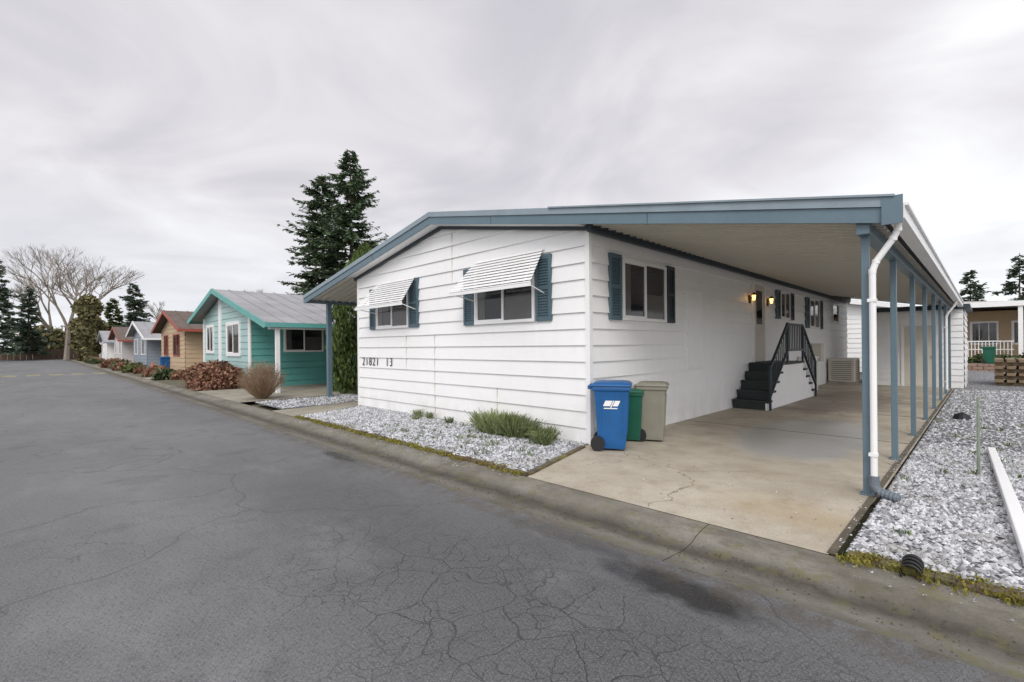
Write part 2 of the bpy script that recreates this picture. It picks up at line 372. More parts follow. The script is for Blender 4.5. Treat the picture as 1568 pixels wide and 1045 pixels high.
deb=np.concatenate([sc_rect(1500,-10,3,3.2,3.52,-.012),sc_rect(500,-10,2,2.7,3.2,.0)])
stones('gutter_debris',deb,.006,'bark')
def tufts(name,P,mat,h,n,spread,w=.006,par=None):
    C=np.repeat(P,n,0); m_=len(C); C=C+np.concatenate([rng.normal(0,spread,(m_,2)),np.zeros((m_,1))],1)
    hh=h*rng.uniform(.5,1.2,m_)
    up=np.stack([rng.normal(0,.35,m_),rng.normal(0,.35,m_),np.ones(m_)],1); A=up*hh[:,None]*.5
    th=rng.uniform(0,3.14,m_); B=np.stack([np.cos(th),np.sin(th),np.zeros(m_)],1)*w
    return quads(name,C+A,A,B,mat,par)
Pm=np.concatenate([sc_rect(170,-10.3,-3.7,3.80,3.95,.055),sc_rect(150,-.7,3,3.78,4.0,.055)])
tufts('moss_tufts',Pm,'moss',.02,26,.035,.007)
Pg=np.concatenate([np.stack([rng.uniform(-8,-4.2,45),rng.uniform(4.1,5.6,45),np.full(45,.06)],1),np.stack([rng.uniform(-.65,1,25),rng.uniform(4.5,12,25),np.full(25,.06)],1)])
tufts('grass_tufts',Pg,'grasslf',.05,14,.03,.004)
# ------------------------------------------------------------ MAIN HOME
home=empty('white_manufactured_home')
XR,XL,YF,YB=-4.13,-11.19,5.74,24.0
RX=-7.67; RZ=4.12
def rz(x): return RZ-(.18 if x<RX else .1865)*abs(x-RX)
FF=F((0,YF,0),(1,0,0),(0,-1,0)); FS=F((XR,0,0),(0,1,0),(1,0,0))
m=MB(); siding(m,FF,XL,XR,.03,3.28,3.93,course=.246,ur=RX); m.obj('front_wall_siding','white',home)
m=MB(); siding(m,FS,YF,YB,.03,3.30,course=.246); m.obj('side_wall_siding','white',home)
m=MB(); FL=F((XL,0,0),(0,1,0),(-1,0,0)); siding(m,FL,YF,YB,.03,3.30,course=.246)
FBk=F((0,YB,0),(1,0,0),(0,1,0)); siding(m,FBk,XL,XR,.03,3.28,3.93,course=.246,ur=RX); m.obj('rear_wall_siding','white',home)
m=MB(); m.box(XL+.02,XR-.02,YF+.02,YB-.02,0,3.23); m.obj('wall_core','white',home)
m=MB()
m.box(XR-.045,XR+.033,YF-.033,YF+.045,.03,3.26); m.box(XL-.033,XL+.045,YF-.033,YF+.045,.03,3.28)
m.obj('corner_trim','whitetrim',home)
m=MB()
for x,z0,z1 in ((-7.95,.03,1.75),(-7.35,2.75,3.7),(-6.1,.03,.8),(-9.0,1.0,1.75)): m.fb(FF,x-.003,x+.003,.0,.0295,z0,z1)
m.obj('siding_seams','beige',home)
XA,XB=-13.85,-.60; YR0,YR1=5.45,24.3
m=MB()
for a,b in ((XA,RX),(RX,XB)): m.strip(a,rz(a)-.012,b,rz(b)-.012,.05,YR0,YR1)
m.obj('roof_deck','metalroof',home)
m=MB()
for a,b in ((XA-.02,RX),(RX,XB+.03)): m.strip(a,rz(a)+.012,b,rz(b)+.012,.095,YR0-.05,YR0-.001)
m.strip(-4.6,rz(-4.6)+.025,XB+.035,rz(XB)+.02,.02,YR0-.075,YR0-.052)
m.obj('fascia_upper_lip','bluel',home)
m=MB()
for a,b in ((XA,RX),(RX,XB)): m.strip(a,rz(a)-.085,b,rz(b)-.085,.14,YR0-.03,YR0-.002)
m.obj('fascia_band','blue',home)
m=MB()
for x in (-9.9,-5.9,-3.0): m.strip(x-.004,rz(x-.004)-.09,x+.004,rz(x+.004)-.09,.13,YR0-.033,YR0-.03)
m.obj('fascia_joints','navy',home)
m=MB()
for a,b in ((-11.3,RX),(RX,-4.0)): m.strip(a,rz(a)-.20,b,rz(b)-.20,.075,YF-.08,YF-.03)
m.obj('dark_rake_trim','navy',home)
m=MB()
for a,b in ((XL,RX),(RX,XR)): m.strip(a,rz(a)-.19,b,rz(b)-.19,.03,YR0,YF-.02)
m.obj('soffit','whitetrim',home)
m=MB(); m.box(XR+.035,XR+.15,YF-.1,YB,3.21,3.36); m.box(XR+.05,XR+.12,YF-.1,YB,3.15,3.21); m.obj('eave_gutter_dark','navy',home)
def ceiling(name,xa,xb):
    m=MB(); q=MB(); y=YR0+.02; k=0
    while y<20.2:
        w=.20
        m.strip(xa,rz(xa)-.16,xb,rz(xb)-.16,.012,y,y+w-.025); q.strip(xa,rz(xa)-.145,xb,rz(xb)-.145,.06,y+w-.025,y+w); y+=w
    q.obj(name+'_ribs','rib_shade',home)
    return m.obj(name,'cream',home)
ceiling('carport_ceiling_panels',XR+.0,XB-.10); ceiling('left_awning_ceiling',XA+.1,XL)
m=MB(); zo=rz(XB)
m.box(XB-.02,XB+.10,YR0-.045,20.4,zo-.20,zo-.07); m.box(XB+.1,XB+.125,YR0-.045,20.4,zo-.09,zo-.065)
m.obj('carport_gutter','whitetrim',home)
m=MB(); m.box(-.86,-.76,YR0+.02,20.3,zo-.28,zo-.15); m.obj('carport_beam','blue',home)
m=MB(); m.box(XB-.06,XB+.09,YR0-.06,YR0-.046,zo-.24,zo+.01); m.obj('gutter_end_cap','blue',home)
m=MB()
for y in (5.62,7.55,9.7,11.8,13.9,16.0,18.1,20.2): m.box(-.845,-.782,y-.032,y+.032,.04,zo-.26); m.box(-.87,-.757,y-.06,y+.06,.05,.062)
m.obj('carport_posts','blue',home,bevel=.005)
m=MB(); m.box(-13.72,-13.60,6.0,6.12,.03,2.86); m.box(-13.72,-13.60,11,11.12,.03,2.86); m.box(-13.72,-13.60,16,16.12,.03,2.86); m.box(-13.74,-13.58,5.45,20,2.82,2.92); m.obj('awning_posts','blue',home)
m=MB(); m.box(XA-.08,XA,YR0-.03,20.3,rz(XA)-.2,rz(XA)-.04); m.obj('left_gutter','bluel',home)
m=MB()
def dsp(y):
    p=[(XB+.04,y,zo-.18),(XB+.035,y,zo-.26),(XB-.0,y,zo-.34),(-.725,y-.02,zo-.54),(-.752,y-.03,zo-.63),(-.752,y-.03,.24)]
    m.tube(p,.028,12)
    for q in p[1:-1]: 
        q=Vector(q); m.cyl(q-Vector((0,0,.02)),q+Vector((0,0,.02)),.031,None,12)
    for z in (1.9,.45): m.box(-.79,-.72,y-.062,y+.002,z-.015,z+.015)
dsp(5.58); dsp(17.2)
m.obj('downspouts','whitetrim',home,smooth=False)
m=MB()
pts=[Vector((-.752,5.55,.25)),Vector((-.75,5.54,.15)),Vector((-.71,5.52,.11)),Vector((-.56,5.48,.09))]
for a,b in zip(pts[:-1],pts[1:]):
    n=5
    for i in range(n):
        p=a.lerp(b,i/n); q=a.lerp(b,(i+.6)/n); m.cyl(p,q,.044,.044,12); m.cyl(a.lerp(b,(i+.6)/n),a.lerp(b,(i+1)/n),.036,.036,12)
m.obj('corrugated_drain_elbow','plasticgrey',home)
window(home,FF,-10.25,-8.87,1.93,2.9,mull=1); window(home,FF,-6.66,-5.17,1.90,2.93,mull=1)
shutter(home,FF,-10.55,-10.28,1.93,2.9); shutter(home,FF,-8.84,-8.5,1.93,2.97); shutter(home,FF,-6.97,-6.69,1.90,2.95); shutter(home,FF,-5.14,-4.82,1.90,2.95)
def awning(xa,xb,xa2,xb2,zt,zb,proj):
    m=MB(); N=11
    for i in range(N):
        t0=i/N; t1=(i+1.25)/N if i<N-1 else 1
        f=lambda t:(t*proj+.04, zt+(zb-zt)*(t**1.0), xa+(xa2-xa)*t, xb+(xb2-xb)*t)
        n0,z0,l0,r0=f(t0); n1,z1,l1,r1=f(t1); z1+=.030
        m.hexa([FF.p(l0,n0,z0-.006),FF.p(r0,n0,z0-.006),FF.p(r1,n1,z1-.006),FF.p(l1,n1,z1-.006),FF.p(l0,n0,z0),FF.p(r0,n0,z0),FF.p(r1,n1,z1),FF.p(l1,n1,z1)])
    m.fb(FF,xa2,xb2,proj+.01,proj+.04,zb-.03,zb+.03)
    for x in (xa2+.05,xb2-.05): m.cyl(FF.p(x,proj,zb),FF.p(x*.5+(xa+.05 if x<(xa+xb)/2 else xb-.05)*.5,.04,zb-.1),.010,None,6)
    for k in range(5):
        t=(k+.5)/5; x0=xa+(xb-xa)*t; x1=xa2+(xb2-xa2)*t
        m.hexa([FF.p(x0-.012,.04,zt-.03),FF.p(x0+.012,.04,zt-.03),FF.p(x1+.012,proj,zb-.02),FF.p(x1-.012,proj,zb-.02),FF.p(x0-.012,.04,zt-.01),FF.p(x0+.012,.04,zt-.01),FF.p(x1+.012,proj,zb),FF.p(x1-.012,proj,zb)])
    m.obj('window_awning','whitetrim',home)
awning(-6.62,-4.97,-6.84,-4.86,3.05,2.44,.45); awning(-10.15,-8.6,-10.45,-8.45,3.0,2.40,.45)
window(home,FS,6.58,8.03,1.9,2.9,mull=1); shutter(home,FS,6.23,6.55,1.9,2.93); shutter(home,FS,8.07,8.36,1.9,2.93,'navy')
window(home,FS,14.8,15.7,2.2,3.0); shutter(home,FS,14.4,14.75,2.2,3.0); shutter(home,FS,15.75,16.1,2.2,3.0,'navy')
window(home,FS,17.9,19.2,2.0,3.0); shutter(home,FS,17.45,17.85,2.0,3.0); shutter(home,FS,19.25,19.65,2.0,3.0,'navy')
window(home,FS,21.2,22.2,2.3,3.0,mull=0)
m=MB(); 
for a,b,c,d in ((8.92,9.6,1.02,1.04),(8.92,9.6,2.56,2.58),(8.92,8.94,1.04,2.56),(9.58,9.6,1.04,2.56)): m.fb(FS,a,b,.0,.042,c,d)
m.fb(FS,8.94,9.58,.0,.032,1.04,2.56); m.obj('access_panel','white',home)
m=MB(); m.fb(FS,12.62,13.4,.01,.045,1.06,3.0); m.obj('entry_door','beige',home)
m=MB(); m.fb(FS,12.52,12.62,.0,.065,1.05,3.08); m.fb(FS,13.4,13.5,.0,.065,1.05,3.08); m.fb(FS,12.62,13.4,.0,.065,3.0,3.08); m.obj('door_frame','whitetrim',home)
m=MB(); m.fb(FS,12.8,13.22,.045,.05,2.0,2.85); m.obj('door_window','glass',home)
for y in (12.36,13.7):
    m=MB(); m.fb(FS,y-.05,y+.05,.02,.05,2.5,2.7); m.cyl(FS.p(y,.05,2.62),FS.p(y,.14,2.66),.012); m.cyl(FS.p(y,.13,2.70),FS.p(y,.13,2.76),.07,.015); m.obj('porch_lamp_bracket','black',home)
    m=MB(); m.cyl(FS.p(y,.13,2.57),FS.p(y,.13,2.69),.028,.045,8); m.obj('porch_lamp_glass','lamp',home)
m=MB(); m.fb(FS,10.75,10.85,.0,.05,.55,.65); m.fb(FS,7.6,7.9,.01,.034,.25,.42); m.obj('wall_outlet_and_vent','whitetrim',home)
for txt,x in (('21821',-10.98),('13',-9.86)):
    cu=bpy.data.curves.new('house_number','FONT'); cu.body=txt; cu.size=.28; cu.extrude=.004; cu.space_character=1.2; cu.offset=-.003
    o=bpy.data.objects.new('house_number',cu); COL.objects.link(o); o.rotation_euler=(math.pi/2,0,0); o.location=(x,YF-.036,1.07); cu.materials.append(M['black']); o.parent=home
# entry stairs
st=empty('entry_stairs'); x0,x1=XR+.035,-3.38
m=MB(); w=MB()
for i in range(5):
    y=11.2+i*.27; z=.05+.2*(i+1)
    m.box(x0,x1+.03,y-.02,y+.29,z-.045,z); m.box(x0,x1-.03,y+.0,y+.02,z-.2,z-.045)
    w.box(x1-.03,x1,y,y+.27,.05,z-.046)
    y2=15.2-i*.27
    m.box(x0,x1+.03,y2-.29,y2+.02,z-.045,z); m.box(x0,x1-.03,y2-.02,y2,z-.2,z-.045)
    w.box(x1-.03,x1,y2-.27,y2,.05,z-.046)
m.box(x0,x1+.03,12.56,13.84,1.0,1.055); w.box(x1-.03,x1,12.55,13.85,.05,.999)
m.obj('treads','stairs',st); w.obj('white_side_panel','whitetrim',st)
m=MB(); xr=x1+.0
path=[(11.25,.05,1.0),(12.55,1.05,1.98),(13.85,1.05,1.98),(15.15,.05,1.0)]
for y,zb,zt in path: m.box(xr+.032,xr+.075,y-.022,y+.022,zb,zt+.02)
for (ya,_,za),(yb,_,zb) in zip(path[:-1],path[1:]):
    for dz in (0,-.62): m.hexa([(xr+.03,ya,za+dz-.04),(xr+.08,ya,za+dz-.04),(xr+.08,yb,zb+dz-.04),(xr+.03,yb,zb+dz-.04),(xr+.03,ya,za+dz+.01),(xr+.08,ya,za+dz+.01),(xr+.08,yb,zb+dz+.01),(xr+.03,yb,zb+dz+.01)])
    for k in range(1,9):
        t=k/9; y=ya+(yb-ya)*t; z=za+(zb-za)*t; m.box(xr+.045,xr+.067,y-.011,y+.011,z-.66,z-.03)
m.obj('hand_rail','rail',st)
ac=empty('air_conditioner'); m=MB(); m.box(-4.05,-3.25,20.2,21.1,.12,.95); m.obj('cabinet','beige',ac,bevel=.03)
m=MB(); 
for k in range(10): m.box(-3.95,-3.35,20.185,20.199,.2+k*.07,.23+k*.07)
for k in range(10): m.box(-3.249,-3.235,20.3,21.0,.2+k*.07,.23+k*.07)
m.obj('grille','bingrey',ac)
m=MB(); m.box(-4.1,-3.2,20.1,21.2,.05,.12); m.obj('pad','walk',ac)
ub=empty('utility_box'); m=MB(); m.box(-4.09,-3.7,16.5,17.1,.05,1.05); m.box(-4.09,-3.66,16.45,17.15,1.05,1.10); m.obj('cabinet','whitetrim',ub,bevel=.02)
m=MB(); m.box(-4.09,-3.85,18.2,18.6,.9,1.5); m.cyl((-4.0,18.4,.05),(-4.0,18.4,.9),.03); m.obj('meter','beige',ub)
sh=empty('storage_shed'); FH=F((0,20.6,0),(1,0,0),(0,-1,0))
m=MB(); siding(m,FH,-2.75,-.5,.05,2.55,course=.2); siding(m,F((-2.75,0,0),(0,1,0),(-1,0,0)),20.6,24,.05,2.55,course=.2); siding(m,F((-.5,0,0),(0,1,0),(1,0,0)),20.6,24,.05,2.55,course=.2); m.obj('shed_siding','white',sh)
m=MB(); m.box(-2.73,-.52,20.62,23.98,.0,2.54); m.obj('shed_core','white',sh)
m=MB(); m.fb(FH,-1.95,-1.15,.02,.045,.08,2.05); m.obj('shed_door','beige',sh)
m=MB(); m.fb(FH,-2.03,-1.95,.0,.05,.05,2.12); m.fb(FH,-1.15,-1.07,.0,.05,.05,2.12); m.fb(FH,-1.95,-1.15,.0,.05,2.05,2.12); m.obj('shed_door_frame','whitetrim',sh)
m=MB(); m.cyl(FH.p(-1.23,.05,1.05),FH.p(-1.23,.10,1.05),.03,None,10); m.obj('door_knob','steel',sh)
m=MB(); m.box(-2.9,-.35,20.5,24.1,2.555,2.70); m.obj('shed_roof_trim','navy',sh)
# ------------------------------------------------------------ bins
def bin_(name,loc,rot,k,mat,lid=None,logo=False,sx=1):
    e=empty(name,loc); e.rotation_euler=(0,0,rot); e.scale=(sx,sx,1)
    m=MB()
    def ring(hx,hy,z,cx=0): return [(cx-hx,-hy,z),(cx+hx,-hy,z),(cx+hx,hy,z),(cx-hx,hy,z)]
    R=[ring(.20,.20,.03),ring(.215,.21,.10),ring(.26,.25,.80),ring(.27,.26,.88),ring(.30,.285,.885),ring(.30,.285,.94)]
    for r in R: m.v+=[(x*k,y*k,z*k) for x,y,z in r]
    for a in range(len(R)-1):
        for j in range(4): m.f.append((a*4+j,a*4+(j+1)%4,a*4+4+(j+1)%4,a*4+4+j))
    m.f.append((3,2,1,0)); b=(len(R)-1)*4; m.f.append((b,b+1,b+2,b+3))
    m.obj('body',mat,e,bevel=.018*k)
    m=MB()
    R=[ring(.315,.30,.942),ring(.32,.305,.965),ring(.27,.26,1.0),ring(.17,.18,1.015)]
    for r in R: m.v+=[(x*k,y*k,z*k) for x,y,z in r]
    for a in range(3):
        for j in range(4): m.f.append((a*4+j,a*4+(j+1)%4,a*4+4+(j+1)%4,a*4+4+j))
    m.f.append((3,2,1,0)); m.f.append((12,13,14,15)); m.obj('lid',lid or mat,e,bevel=.012*k)
    m=MB(); m.cyl((-.36*k,-.2*k,.93*k),(-.36*k,.2*k,.93*k),.017*k); 
    for y in (-.2,0,.2): m.box(-.37*k,-.29*k,(y-.02)*k,(y+.02)*k,.90*k,.955*k)
    for y in (-.19,-.06,.06,.19): m.hexa([(.20*k,(y-.01)*k,.25*k),(.236*k,(y-.01)*k,.25*k),(.236*k,(y+.01)*k,.25*k),(.20*k,(y+.01)*k,.25*k),(.20*k,(y-.01)*k,.78*k),(.270*k,(y-.01)*k,.78*k),(.270*k,(y+.01)*k,.78*k),(.20*k,(y+.01)*k,.78*k)])
    for x in (-.17,.17): m.hexa([((x-.012)*k,-.225*k,.2*k),((x+.012)*k,-.225*k,.2*k),((x+.012)*k,-.19*k,.2*k),((x-.012)*k,-.19*k,.2*k),((x-.012)*k,-.262*k,.84*k),((x+.012)*k,-.262*k,.84*k),((x+.012)*k,-.22*k,.84*k),((x-.012)*k,-.22*k,.84*k)])
    m.obj('handle_and_ribs',mat,e)
    m=MB()
    for y in (-.245,.245): m.cyl((-.22*k,(y-.025)*k,.11*k),(-.22*k,(y+.025)*k,.11*k),.11*k,None,20)
    m.cyl((-.22*k,-.25*k,.11*k),(-.22*k,.25*k,.11*k),.012); m.obj('wheels','black',e)
    if logo:
        m=MB()
        def pl(pts): m.poly([(x*k,(-.212-(z-.10)*.0572)*k-.004,z*k) for x,z in pts])
        pl([(-.13,.66),(-.02,.66),(.02,.74),(-.09,.74)]); pl([(-.02,.64),(.0,.64),(.05,.74),(.03,.74)]); pl([(.02,.66),(.10,.66),(.14,.74),(.06,.74)])
        pl([(-.12,.62),(.09,.62),(.095,.635),(-.115,.635)])
        m.obj('emblem','whitetrim',e)
    return e
bin_('recycling_bin',(-3.72,5.70,.05),math.radians(30),.94,'binblue',logo=True,sx=.92)
bin_('yard_waste_bin',(-3.82,6.40,.05),math.radians(24),.78,'bingreen',sx=.75)
bin_('garbage_bin',(-3.60,6.62,.05),math.radians(24),.88,'bingrey',sx=.84)
bin_('recycling_bin',(-36,5.6,.05),0,1.0,'binblue'); 
# ------------------------------------------------------------ small yard things
m=MB(); m.hexa([(.0,8.7,.07),(.075,8.7,.07),(.25,4.4,.07),(.16,4.4,.07),(.0,8.7,.14),(.075,8.7,.14),(.25,4.4,.14),(.16,4.4,.14)]); m.obj('white_edging_board','whitetrim',bevel=.008)
m=MB(); m.box(-.070,-.064,7.19,7.21,.05,.90); m.box(-.082,-.052,7.198,7.203,.05,.90); m.box(-.095,-.04,7.19,7.21,.80,.825); m.obj('metal_stake','steel')
m=MB(); 
for i in range(4): m.cyl((-.34,3.78+i*.05,.075+i*.004),(-.34,3.81+i*.05,.077+i*.004),.055,.055,16,cap=i==3); m.cyl((-.34,3.81+i*.05,.077+i*.004),(-.34,3.83+i*.05,.079+i*.004),.047,.047,16,cap=False)
m.obj('black_drain_pipe','black')
m=MB(); m.cyl((-.33,12.3,.05),(-.33,12.3,.13),.14,.11,14); m.cyl((-.33,12.3,.13),(-.33,12.3,.16),.11,.05,14); m.cyl((-.33,12.3,.16),(-.33,12.3,.18),.02,.02,8); m.obj('black_drain_cap','black')
m=MB()
for row in range(8):
    z=.05+row*.11
    if row%2==0:
        for j in range(3): m.box(.25+random.uniform(-.05,.02),2.6,22.5+j*.75,22.5+j*.75+.14,z,z+.10)
    else:
        for j in range(9): m.box(.2+j*.27,.2+j*.27+.2,22.35+random.uniform(-.06,.03),24.3,z,z+.10)
m.obj('lumber_stack','lumber',bevel=.008)
m=MB()
for row in range(3):
    x=-3.5+(row%2)*.2
    while x<4.5: m.box(x,x+.38,33,33.3,.0+row*.14,.13+row*.14); x+=.4
m.obj('brick_retaining_wall','brick',bevel=.01)
m=MB(); m.box(-30,40,33.3,90,-.05,.36); m.obj('raised_lawn','soil')
# ------------------------------------------------------------ foliage generators
def clump(name,c,r,n,mat,size,flat=.75):
    e=empty(name,(c[0],c[1],c[2])); k=14
    sub=rdir(k)*np.array([r*.55,r*.55,r*.5*flat]); sub[:,2]=np.abs(sub[:,2])
    pick=rng.integers(0,k,n); P=sub[pick]+rdir(n)*(r*.5*rng.uniform(.5,1,n)**.5)[:,None]*np.array([1,1,flat]); P[:,2]=np.abs(P[:,2]+r*.12)
    leafcloud('foliage',P,size,mat,e)
    m=MB()
    for i in range(26):
        d=rdir(1)[0]; d[2]=abs(d[2])+.5; d/=np.linalg.norm(d); m.cyl((0,0,0),tuple(d*r*random.uniform(.9,1.25)),.014,.004,4)
    m.obj('stems','twig',e); return e
def fir(name,loc,h,R,mat='fir',z0f=.12,nb=230,per=26,sp=.55,shape=.85,trunk='bark',irr=.18,longb=.08):
    e=empty(name,loc); m=MB(); lean=random.uniform(-.02,.02)
    for i in range(8): m.cyl((lean*h*i/8,0,h*i/8),(lean*h*(i+1)/8,0,h*(i+1)/8),.018*h*(1-i/8.3),.018*h*(1-(i+1)/8.3),8,False)
    Cs=[];As=[];Bs=[]
    phase=rng.uniform(0,6.28,4)
    for b in range(nb):
        t=z0f+(1-z0f)*((b+rng.uniform(0,1))/nb)**.92
        az=rng.uniform(0,6.283)
        L=R*((1-t)/(1-z0f))**shape*rng.uniform(.5,1.12)*(1+irr*math.sin(t*21+phase[0])+irr*math.sin(az+phase[1]+t*9)+irr*.8*math.sin(2*az+phase[2]-t*14))+.10
        if rng.random()<longb: L*=1.25
        L=min(L,R*1.15)
        zz=t*h; d=np.array([math.cos(az),math.sin(az),0]); sdir=np.array([-d[1],d[0],0])
        rise=.55*(t-.35)+rng.normal(0,.08)
        n=max(6,int(per*(L/R)+6)); s=np.sort(rng.uniform(.15,1,n))
        P=np.array([lean*zz,0,zz])+d*(s*L)[:,None]; P[:,2]+=rise*s*L-.28*L*s*s+ .22*L*s**4
        m.cyl((lean*zz,0,zz),tuple(P[-1]),.010*L+.01,.008,4,False)
        for side in (-1,1,0):
            wid=sp*(.35+.8*(1-s))*(.5+.5*L/R)
            dd=d*.75+sdir*side*.8+rng.normal(0,.22,(n,3)); dd[:,2]-=.15; dd/=np.linalg.norm(dd,axis=1)[:,None]
            hl=(wid*rng.uniform(.4,1.0,n))[:,None]
            cr=np.cross(dd,np.array([0,0,1.0])+rng.normal(0,.6,(n,3))); cr/=np.linalg.norm(cr,axis=1)[:,None]
            Cs.append(P+dd*hl); As.append(dd*hl); Bs.append(cr*hl*rng.uniform(.16,.34,(n,1)))
    quads('needles',np.concatenate(Cs),np.concatenate(As),np.concatenate(Bs),mat,e)
    m.obj('trunk_and_limbs',trunk,e); return e
def bare(name,loc,h,mat='barkpale',depth=7,spread=.55,r0=None):
    e=empty(name,loc); m=MB(); r0=r0 or h*.02
    def grow(p,d,L,r,k):
        if k==0 or r<.004: return
        q=p+d*L*.5+Vector((random.uniform(-1,1),random.uniform(-1,1),0))*L*.04; e2=q+(d+Vector((random.uniform(-.1,.1),random.uniform(-.1,.1),.06)))*L*.5
        sides=6 if k>4 else 3
        m.cyl(p,q,r,r*.85,sides,False); m.cyl(q,e2,r*.85,r*.7,sides,False)
        n=3 if (k<depth or random.random()<.5) else 2
        for i in range(n):
            ax=Vector((random.gauss(0,1),random.gauss(0,1),random.gauss(0,.4))).normalized()
            nd=(d+ax*random.uniform(spread*.5,spread*1.35)).normalized(); nd.z=nd.z*.9+.12
            grow(e2,nd.normalized(),L*random.uniform(.62,.86),r*random.uniform(.5,.68),k-1)
    grow(Vector((0,0,0)),Vector((0,0,1)),h*.23,r0,depth)
    m.obj('trunk_and_branches',mat,e,recalc=False)
    return e
fir('fir_tree',(-42.3,21.1,0),20.2,5.6,nb=320,per=38,sp=.54,z0f=.16,shape=.62,irr=.24)
fir('fir_tree',(-45.2,19.6,0),18.2,5.0,nb=290,per=36,sp=.54,z0f=.14,shape=.62,irr=.22)
fir('fir_tree',(-102.4,-4.2,0),15,4.2,nb=110,per=16,sp=.8,mat='firfar')
fir('fir_tree',(-107,-1,0),11.5,3.0,nb=90,per=14,sp=.8,mat='firfar')
fir('cedar_tree',(-108,12.2,0),13.3,3.0,nb=130,per=16,sp=.8,shape=.6,mat='firfar')
fir('cedar_tree',(-112,9.7,0),10.8,2.2,nb=90,per=14,sp=.8,shape=.6,mat='cedar')
fir('fir_tree',(-1.5,97.5,0),12.0,4.0,nb=90,per=14,sp=.9,mat='firfar')
fir('fir_tree',(3.2,93,0),13,4.2,nb=90,per=14,sp=.9,mat='firfar')
bare('bare_maple_tree',(-93.5,5.4,0),20.5,depth=8,spread=.6)
bare('bare_maple_tree',(-96.5,3.0,0),19,depth=8,spread=.55)
bare('bare_maple_tree',(-118,2.2,0),19,depth=7)
bare('bare_maple_tree',(-94.7,20.5,0),14.5,depth=7)
bare('bare_maple_tree',(-76,23,0),13.5,depth=7)
bare('bare_maple_tree',(-120,18,0),15,depth=6)
bare('bare_maple_tree',(-112,-12,0),15,depth=7)
e=empty('ivy_clad_tree',(-88,5.0,0)); n=5000; th=rng.uniform(0,6.28,n); zz=rng.uniform(0,9.0,n); rr=(1.5*np.sqrt(np.clip(1-((zz-4.2)/5.6)**2,0,1))*(1+.4*np.sin(zz*2.3+th*2)))*rng.uniform(.3,1,n)**.5
leafcloud('foliage',np.stack([np.cos(th)*rr,np.sin(th)*rr,zz],1),.2,'ivy',e); m=MB(); m.cyl((0,0,0),(0,0,8),.35,.12,8); m.obj('trunk','bark',e)
Cs=[]
for i in range(90):
    c=np.array([rng.uniform(-124,-112),rng.uniform(-34,16),rng.uniform(.3,4.6)]); n=230; Cs.append(c+rdir(n)*rng.uniform(.8,2.6)*rng.uniform(.4,1,(n,1))*np.array([1,1,.85]))
C=np.concatenate(Cs); C=C[C[:,2]>-.05]; leafcloud('distant_tree_mass',C,.34,'ivy')
Cs=[]
for i in range(60):
    c=np.array([rng.uniform(-20,26),rng.uniform(84,96),rng.uniform(.3,3.5)]); n=200; Cs.append(c+rdir(n)*rng.uniform(.8,2.8)*rng.uniform(.4,1,(n,1)))
C=np.concatenate(Cs); C=C[C[:,2]>-.05]; leafcloud('distant_tree_mass',C,.34,'hedge')
m=MB()
for k in range(60): m.box(-110.05,-110.0,-30+k*.7,-29.34+k*.7,0,1.8)
m.obj('board_fence','wood')
for i,(x,y,h,r) in enumerate(((-14.95,7.9,5.0,1.05),(-14.9,9.8,4.8,.95),(-14.9,11.6,4.6,.9))):
    e=empty('arborvitae',(x,y,0)); n=9500; zz=rng.uniform(0,h,n); th=rng.uniform(0,6.28,n); rr=r*np.clip((1-zz/h)*2.6,0,1)**.7*(1+.18*np.sin(th*5+zz*3))*rng.uniform(.35,1.08,n)**.45
    C=np.stack([np.cos(th)*rr,np.sin(th)*rr,zz],1); A=np.stack([np.cos(th)*.25,np.sin(th)*.25,np.ones(n)],1)+rng.normal(0,.25,(n,3)); A*=.07
    B=np.cross(A,rdir(n)); B/=np.linalg.norm(B,axis=1)[:,None]; quads('foliage',C,A,B*.028,'arb',e); m=MB(); m.cyl((0,0,0),(0,0,h*.8),.07,.03); m.obj('trunk','bark',e)
for x,y,w,h,n in ((-5.75,5.42,.30,.34,900),(-5.35,5.40,.24,.30,650),(-4.78,5.42,.14,.22,400),(-4.6,5.2,.1,.18,200),(-8.3,5.55,.06,.16,90),(-7.9,5.55,.05,.14,80),(-7.2,5.5,.05,.12,60),(-8.0,5.3,.04,.1,50)):
    e=empty('lavender_bush',(x,y,.05)); th=rng.uniform(0,6.28,n); rr=w*np.sqrt(rng.uniform(0,1,n)); base=np.stack([np.cos(th)*rr*1.15,np.sin(th)*rr*.7,np.zeros(n)],1)
    up=np.stack([base[:,0]*.8+rng.normal(0,.05,n),base[:,1]*.8+rng.normal(0,.05,n),h*rng.uniform(.5,1.1,n)],1); A=up*.5
    t2=rng.uniform(0,3.14,n); B=np.stack([np.cos(t2),np.sin(t2),np.zeros(n)],1)*.005
    quads('stalks',base+A,A,B,'lav',e)
    leafcloud('leaves',base*1.2+up*rng.uniform(.2,.9,(n,1)),.016,'lav',e,.3)
for x,y,r in ((-20.2,4.75,.95),(-21.3,4.8,1.0),(-22.5,4.9,.9)): clump('dried_hydrangea_bush',(x,y,.05),r,3600,'hyd',.05,flat=.95)
e=empty('bare_round_shrub',(-14.9,4.6,.05)); m=MB()
